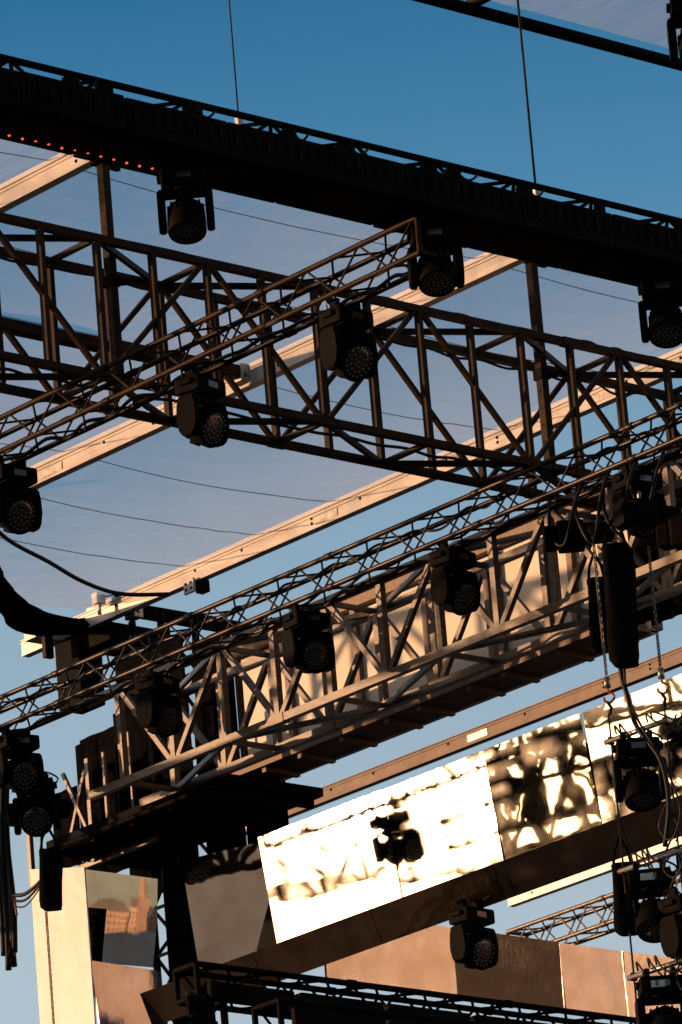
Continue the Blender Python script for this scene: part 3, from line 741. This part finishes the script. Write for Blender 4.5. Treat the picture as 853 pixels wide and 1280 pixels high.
def hoist(p, label, yaw=0.0):
    t = thing('chain_hoist', p, label, 'hoist', 'chain hoists'); 
    R = Matrix.Translation(p) @ Matrix.Rotation(yaw, 4, 'Z')
    b = MB(); b.box((0, 0, 0), (0.24, 0.20, 0.26), R, bev=.03); b.build('gearbox', BLACK, t)
    b = MB(); b.tube(R @ V(0.12, 0, 0.01), R @ V(0.36, 0, 0.01), 0.10, 0.095, 18); b.tube(R @ V(0.36, 0, 0.01), R @ V(0.385, 0, 0.01), 0.08, 0.05, 18); b.build('motor', BLACK, t)
    b = MB(); b.box((-0.18, 0, -0.01), (0.12, 0.18, 0.20), R, bev=.02); b.build('control_box', BLACK, t)
    b = MB(); b.path([R @ V(0.0, 0.02 * math.sin(k), 0.13 + .03 * k) for k in range(4)] , .018, 8); b.build('hook_shank', STEEL, t)
    return t
hoist(V(2.35, -0.35, 18.42), 'chain hoist hanging where the two deep trusses meet', IMG)
hoist(V(2.15, -1.45, 18.25), 'chain hoist above the large chain bag at the right', IMG + .5)
hoist(V(2.25, -1.85, 18.0), 'chain hoist cut off by the right picture edge', IMG - .4)
hoist(V(3.35, 8.55, 18.36), 'chain hoist in the dark above the left chain bag', IMG)
def hook(p, label):
    t = thing('load_hook', p, label, 'hook', 'orange load hooks')
    MB().tube(p + V(0, 0, .0), p + V(0, 0, .09), .03, .026, 12).build('block', STEEL, t)
    pts = [p + V(0.0, 0, 0.0), p + V(.0, 0, -.03), p + V(.030, -.028, -.06), p + V(.034, -.03, -.10), p + V(0.006, -.006, -.135), p + V(-.026, .024, -.115), p + V(-.03, .027, -.085)]
    MB().path(smooth_pts(pts, 4), .012, 7).build('hook', ORANGE, t)
    MB().path([p + V(-.008, .007, -.13 + .0), p + V(.012, -.01, -.18), p + V(-.005, .004, -.24)], .016, 7).build('sling_eye', RUBBER, t)
hk1, hk2 = V(2.2, -0.78, 16.90), V(2.2, -1.44, 16.80)
hook(hk1, 'orange load hook hanging just below the large chain bag')
hook(hk2, 'orange load hook hanging near the right picture edge')
chain(hk1 + V(0, 0, .09), hk1 + V(0, 0, 1.4), 'hoist chain down to the hook below the large bag', None)
chain(hk2 + V(0, 0, .09), hk2 + V(0, 0, 1.2), 'hoist chain down to the hook by the right edge', None)
# drop rig of lamps hung on two wire ropes
RA, RB = V(2.2, -0.76, 0), V(2.2 + .02, -1.42, 0)
for (r_, hk, lab) in ((RA, hk1, 'left wire rope of the drop rig'), (RB, hk2, 'right wire rope of the drop rig')):
    tag(MB().tube(V(r_.x, r_.y, 13.2), V(r_.x, r_.y, hk.z - .24), .009, n=7).build('wire_rope', RUBBER), lab + ' hanging below its orange hook', 'rope', 'wire ropes of the drop rig')
names = ('upper', 'middle', 'lowest')
for i, z in enumerate((16.43, 15.28, 14.35)):
    t = thing('drop_bar', V(2.2, -1.1, z), names[i] + ' steel bar of the drop rig between the wire ropes', 'bar', 'bars of the drop rig')
    MB().tube(V(2.19, -0.70, z), V(2.21, -1.47, z), .024, n=10).build('tube', STEEL, t)
    for r_ in (RA, RB): MB().box((r_.x, r_.y, z), (.05, .04, .07), bev=.006).build('clip', BLACK, t)
    moving_head(V(2.19, -1.08, z - .005), CAMYAW + (.05, -.1, .1)[i], rad((70, 60, 68)[i]), 'spot', ('spot light on the upper bar of the drop rig before the mirror wall', 'spot light on the middle bar of the drop rig', 'spot light on the lowest bar of the drop rig')[i], 'lamps of the drop rig')
    if i:
        b = MB(); b.box((2.05, -1.0, z - .17), (.004, .0, .0)); 
        b = MB(); M = Matrix.Translation((2.08, -1.16, z - .165)) @ Matrix.Rotation(CAMYAW, 4, 'Z')
        b.box((0, 0, 0), (.12, .006, .06), M); lb = b.build('type_label', LABELW, t)
    for k in range(4):      # cable clutter round every bar
        r = random.Random(i * 7 + k)
        p0 = V(2.16, -0.8 - r.random() * .55, z + .02); q = r.uniform(.1, .3)
        pts = [p0, p0 + V(-.03, -.02, .07), p0 + V(-.05, -q * .5, .02 - .1 * r.random()), p0 + V(0, -q, -.05 - .2 * r.random()), p0 + V(.05, -q - .05, .0)]
        MB().path(smooth_pts(pts, 5), .009, 6).build('cable', RUBBER, t)
moving_head(V(2.3, -1.32, 14.98), rad(8), rad(22), 'wash', 'wash light turned sideways behind the drop rig', 'lamps of the drop rig')
for (dx, lab) in ((0, 'thick black cable loom running down to the drop rig'), (.05, 'thinner cable beside the loom of the drop rig')):
    pts = [V(2.1 + dx, -1.18, 18.0), V(2.1, -1.13 - dx, 17.4), V(2.14, -1.02 - dx, 17.0), V(2.16, -1.05, 16.75), V(2.17, -1.12 - dx, 16.45), V(2.17, -1.36, 16.1), V(2.16, -1.42, 15.7), V(2.18, -1.30, 15.35)]
    tag(MB().path(smooth_pts(pts, 6), .022 - dx * .2, 7).build('cable_loom', RUBBER), lab, 'cable')
moving_head(V(4.45, 3.58, 16.34), rad(4), rad(24), 'wash', 'wash light hanging under the smoked fascia', None)
moving_head(V(0.14, -4.62, 21.52), CAMYAW, rad(50), 'spot', 'lamp cut off by the upper right corner of the picture', None)
b = MB()
# left edge: hanging cable loom and drum
lm_ = thing('cable_drop', V(3.3, 8.95, 16.9), 'black bundle of cables hanging at the left picture edge', 'cable bundle')
for k in range(9):
    r = random.Random(40 + k); x, y = 3.3 + r.uniform(-.05, .05), 8.98 + r.uniform(-.07, .07)
    pts = [V(x, y - .05, 18.8), V(x + r.uniform(-.03, .03), y, 18.2), V(x, y + r.uniform(-.04, .04), 17.5), V(x + .01, y + .02, 16.85 + r.uniform(0, .25))]
    MB().path(smooth_pts(pts, 5), .032, 7).build('cable', RUBBER, lm_)
MB().path(smooth_pts([V(3.3, 8.92, 17.75), V(3.3, 8.85, 17.5), V(3.3, 8.83, 17.38)], 5), .012, 6).build('marker_tape', REDT, lm_)
for k in range(3):
    pts = [V(3.3, 8.95, 17.62 - k * .05), V(3.3, 8.7, 17.56 - k * .06), V(3.3, 8.45, 17.62 - k * .03), V(3.32, 8.3, 17.72)]
    tag(MB().path(smooth_pts(pts, 6), .02 - k * .006, 6).build('link_cable', RUBBER), ('thick', 'thin upper', 'thin lower')[k] + ' black cable looping from the bundle to the left chain bag', 'cable', 'cables by the left chain bag')
moving_head(V(3.3, 8.42, 18.72), CAMYAW, rad(20), 'wash', 'dark round lamp just above the left chain bag', None)

# ------------------------------------------------------------------ black trusses at the foot of the picture
small_truss('black box truss along the foot of the warm foil wall', 'x', 2.45, 10.5, 5.35, 15.78, BLACK, wd=0.30, rc=.03, rb=.014, pitch=.3, group='black trusses at the bottom')
small_truss('lowest black box truss at the bottom edge of the picture', 'x', 2.75, 10.5, 4.6, 15.25, BLACK, wd=0.36, rc=.03, rb=.014, pitch=.34, group='black trusses at the bottom')
moving_head(V(2.55, 5.3, 15.72), rad(50), rad(5), 'wash', 'black lamp tipped sideways at the left end of the bottom trusses', None)
for i in range(6):
    r = random.Random(70 + i); x = 3.0 + i * 1.1
    b = MB(); b.box((x, 5.12, 15.66), (1.02, .12, .17), bev=.02); tag(b.build('dimmer_bar', BLACK), ('leftmost', 'second from the left', 'third from the left', 'third from the right', 'second from the right', 'rightmost')[i] + ' black batten clamped along the bottom trusses', 'batten', 'battens on the bottom trusses')

# ------------------------------------------------------------------ out of frame to the left: an added stage wing, unseen but for the mirrors
big_truss('deep wing truss added left of the picture, seen in the mirror wall', 'x', -9.5, -0.5, 12.3, 12.9, 17.75, 18.9, -1.3, 0.6, BTRUSS)
big_truss('upper deep wing truss added left of the picture to shade the header', 'x', -9.5, 0.4, 11.5, 12.1, 19.3, 20.4, -1.6, 0.6, BTRUSS, uw=.06, ud=.06, dw=.05, rc=.03)  # unseen truss put in to dapple the header with shade
big_truss('side wing truss added left of the picture, seen in the mirror wall', 'y', 5.6, 12.0, -4.6, -4.0, 17.35, 18.45, 8.0, 0.6, BTRUSS, uw=.07, ud=.08, dw=.07, rc=.05)
for (x, y, z, yw, lab) in ((-3.0, 8.2, 18.6, 60, 'wing lamp hung highest left of the picture'), (-2.2, 9.6, 18.35, -40, 'wing lamp turned away left of the picture'), (-4.3, 7.3, 17.3, 10, 'wing lamp under the side wing truss')):
    moving_head(V(x, y, z), rad(yw), rad(40), 'wash', lab, 'added wing lamps')  # unseen lamps added as dark shapes in the mirror wall
small_truss('thin wing truss added left of the picture, seen in the mirror wall', 'y', 8.8, 12.4, -1.3, 18.45, BTRUSS)
small_truss('second thin wing truss added left of the picture, seen in the mirror wall', 'y', 7.5, 12.4, -3.6, 18.1, BTRUSS)
for (x, y, z, lab) in ((-1.3, 10.6, 18.30, 'wing lamp on the thin wing truss left of the picture'), (-3.6, 9.4, 17.95, 'wing lamp on the second thin wing truss')):
    moving_head(V(x, y, z), rad(20), rad(30), 'wash', lab, 'added wing lamps')

# ------------------------------------------------------------------ what the foil panels mirror: an unseen hotel block added for warmth and, far off, the town
ht = thing('added_hotel', V(50, -42.5, 0), 'tall cream hotel block added right of the picture to warm the foil reflections', 'building')
N = V(-0.70, 0.714, 0).normalized(); T_ = V(N.y, -N.x, 0)
def obox(c, wt, wn, h, m, name, parent):
    M = Matrix(((T_.x, N.x, 0, c.x), (T_.y, N.y, 0, c.y), (0, 0, 1, c.z), (0, 0, 0, 1)))
    b = MB(); b.box((0, 0, h / 2), (wt, wn, h), M); return b.build(name, m, parent)
hc = V(50, -42.5, 0)
obox(hc, 26, 14, 52, CREAMB, 'body', ht); obox(hc + V(0, 0, 52), 27, 15, 1.2, CITYR, 'roof', ht)
wm = MB(); wm.box((0, 0, 0), (1.5, 0.2, 1.7)); wmm = wm.mesh('window', GLASSD)
for r in range(15):
    for c in range(8):
        p = hc + N * 7.02 + T_ * (-11.2 + c * 3.2) + V(0, 0, 3 + r * 3.3)
        o = bpy.data.objects.new('window', wmm); COL.objects.link(o)
        o.matrix_world = Matrix(((T_.x, N.x, 0, p.x), (T_.y, N.y, 0, p.y), (0, 0, 1, p.z), (0, 0, 0, 1))); attach(o, ht)
CD = V(0.421, -0.907, 0).normalized(); CT = V(CD.y, -CD.x, 0); CC = V(4.4, 8.5, 0) + CD * 5000
rr = random.Random(5)
q = -150.0; k = 0
labs = ('low', 'long', 'tall', 'narrow', 'broad', 'stepped', 'plain', 'deep', 'squat', 'slim', 'wide', 'short')
while q < 150 and k < 12:
    wdt = rr.uniform(18, 32); h = rr.uniform(13, 21)
    c = CC + CT * (q + wdt / 2) + CD * rr.uniform(0, 40)
    t = thing('town_house', c, labs[k] + ' sandstone town house far off, seen only in the skyline mirror', 'building', 'houses of the mirrored town')
    M = Matrix(((CT.x, CD.x, 0, c.x), (CT.y, CD.y, 0, c.y), (0, 0, 1, 0), (0, 0, 0, 1)))
    b = MB(); b.box((0, 0, h / 2), (wdt - .5, 14, h), M); b.build('wall', CITY, t)
    b = MB(); b.prism([(-wdt / 2, 0), (wdt / 2, 0), (wdt / 2 - 4, 6), (-wdt / 2 + 4, 6)], -7, 7, M @ Matrix(((1, 0, 0, 0), (0, 0, 1, 0), (0, 1, 0, h), (0, 0, 0, 1)))); b.build('roof', CITYR, t)
    for r in range(int(h // 4)):
        for cc in range(int(wdt // 3.4)):
            p = c + CT * (-wdt / 2 + 2 + cc * 3.4) - CD * 7.05 + V(0, 0, 2.2 + r * 4)
            o = bpy.data.objects.new('window', wmm); COL.objects.link(o)
            o.matrix_world = Matrix(((CT.x, CD.x, 0, p.x), (CT.y, CD.y, 0, p.y), (0, 0, 1.25, p.z), (0, 0, 0, 1))); attach(o, t)
    q += wdt; k += 1
c = CC + CT * 33 - CD * 20
ch = thing('church', c, 'church with a pointed spire in the skyline mirror', 'church')
b = MB(); b.box((c.x, c.y, 14), (7, 7, 28)); b.build('tower', CITY, ch)
b = MB(); b.lathe([(5, 28), (3.2, 33), (1.2, 44), (0.1, 52)], Matrix.Translation((c.x, c.y, 0)), 8, False); b.build('spire', CITY, ch)

# ------------------------------------------------------------------ cables tied along the trusses, dark cloth at the right
def tied_cable(axis, a0, a1, o, z, label, seed, r=.013, sag=.05):
    rr_ = random.Random(seed); pts = []; a = a0
    while a < a1:
        pts.append((a, o + rr_.uniform(-.02, .02), z + rr_.uniform(-.005, .012)))
        n = rr_.uniform(.35, .75)
        pts.append((a + n * .5, o + rr_.uniform(-.03, .03), z - rr_.uniform(.2, 1) * sag)); a += n
    P_ = [V(p[0], p[1], p[2]) if axis == 'x' else V(p[1], p[0], p[2]) for p in pts]
    tag(MB().path(smooth_pts(P_, 5), r, 6).build('tied_cable', RUBBER), label, 'cable', 'cables tied along the trusses')
tied_cable('y', -4.1, 4.0, -2.78, 18.83, 'black cable tied under the near side of the thin upper truss', 1)
tied_cable('y', -4.1, 4.0, -2.62, 18.82, 'black cable tied under the middle of the thin upper truss', 2, .017)
tied_cable('y', -3.0, 10.8, 2.30, 18.84, 'black cable tied under the near side of the long thin truss', 3)
tied_cable('y', -3.0, 10.8, 2.47, 18.835, 'black cable tied under the middle of the long thin truss', 4, .018, .07)
tied_cable('y', -3.0, 10.8, 2.42, 19.10, 'black cable lying inside the top of the long thin truss', 5, .012, .09)
tied_cable('x', -5.0, 6.0, 0.03, 20.47, 'black cable lying on the near top chord of the dark deep truss', 6, .012, .02)
tied_cable('x', -5.0, 6.0, 0.60, 20.37, 'black cable tied along the far top chord of the dark deep truss', 7, .012, .05)
tied_cable('x', -5.0, 6.0, 0.30, 19.22, 'black cable lying along the floor of the dark deep truss', 8, .014, .03)
tied_cable('y', -1.7, 7.0, 3.1, 18.19, 'black cable lying on the bottom chord of the sunlit deep truss', 9, .014, .03)
dc = thing('corner_drape', V(4.5, .6, 18.2), 'black drape bunched at the right end of the pale header', 'drapes')
for (x, y, wy, z0, z1) in ((4.5, .25, .5, 18.25, 19.9), (4.6, .75, .5, 18.3, 19.8), (4.3, -.3, .6, 18.2, 19.95), (4.7, 1.15, .3, 18.4, 19.75)):
    b = bmesh.new(); n = 16
    ring = [(x + 0.012 * math.sin(i * 1.1 + y * 7), y - wy / 2 + wy * i / n) for i in range(n + 1)]
    for (a, c) in zip(ring, ring[1:]):
        f = b.faces.new([b.verts.new((*a, z0)), b.verts.new((*c, z0)), b.verts.new((*c, z1)), b.verts.new((*a, z1))]); f.smooth = True
    bmesh.ops.remove_doubles(b, verts=b.verts, dist=1e-5); bmesh.ops.solidify(b, geom=b.faces[:], thickness=0.01)
    me = bpy.data.meshes.new('drape'); b.to_mesh(me); b.free(); me.materials.append(FABB)
    o = bpy.data.objects.new('drape', me); COL.objects.link(o); attach(o, dc)

for i in range(6):
    b = MB(); b.box((3.4 + i * 1.15, 4.36, 15.27), (1.08, .10, .20), bev=.02)
    tag(b.build('dimmer_bar', BLACK), ('leftmost', 'second from the left', 'third from the left', 'third from the right', 'second from the right', 'rightmost')[i] + ' black batten on the lowest truss', 'batten', 'battens on the lowest truss')
# dark clutter round the drop rig and the upper right node
chain_bag(V(2.25, -0.70, 15.36), 0.22, 0.62, 'short black bag hanging left of the middle lamp of the drop rig', IMG)
moving_head(V(2.6, -1.62, 15.75), rad(-30), rad(40), 'spot', 'spot light half cut off at the right edge of the drop rig', 'lamps of the drop rig')
moving_head(V(2.5, -1.25, 14.15), rad(15), rad(30), 'wash', 'wash light low behind the drop rig at the bottom', 'lamps of the drop rig')
b = MB(); b.box((2.45, -1.45, 15.25), (.22, .40, .20), bev=.02); b.box((2.33, -1.45, 15.25), (.02, .3, .12), bev=.004)
tag(b.build('junction_box', BLACK), 'black junction box beside the middle bar of the drop rig', 'box')
for k in range(5):
    r = random.Random(90 + k); z = 15.6 - k * .33
    pts = [V(2.2, -1.40 - .1 * r.random(), z + .35), V(2.15, -1.55 - .1 * r.random(), z), V(2.15, -1.42, z - .22), V(2.2, -1.30 + .1 * r.random(), z - .05), V(2.22, -1.40, z + .2)]
    tag(MB().path(smooth_pts(pts, 6), .010, 6).build('cable_loop', RUBBER), ('highest', 'second highest', 'middle', 'second lowest', 'lowest')[k] + ' loose cable loop on the right rope of the drop rig', 'cable', 'cable loops on the drop rig')
for k in range(4):
    r = random.Random(120 + k); y = -.2 - k * .35
    pts = [V(2.3, y, 18.85), V(2.2, y - .05, 18.55 - .2 * r.random()), V(2.2, y - .22, 18.35 - .25 * r.random()), V(2.2, y - .38, 18.6), V(2.3, y - .42, 18.84)]
    tag(MB().path(smooth_pts(pts, 6), .016, 6).build('cable_swag', RUBBER), ('first', 'second', 'third', 'fourth')[k] + ' cable swag from the left under the right end of the thin truss', 'cable', 'cable swags at the hoists')
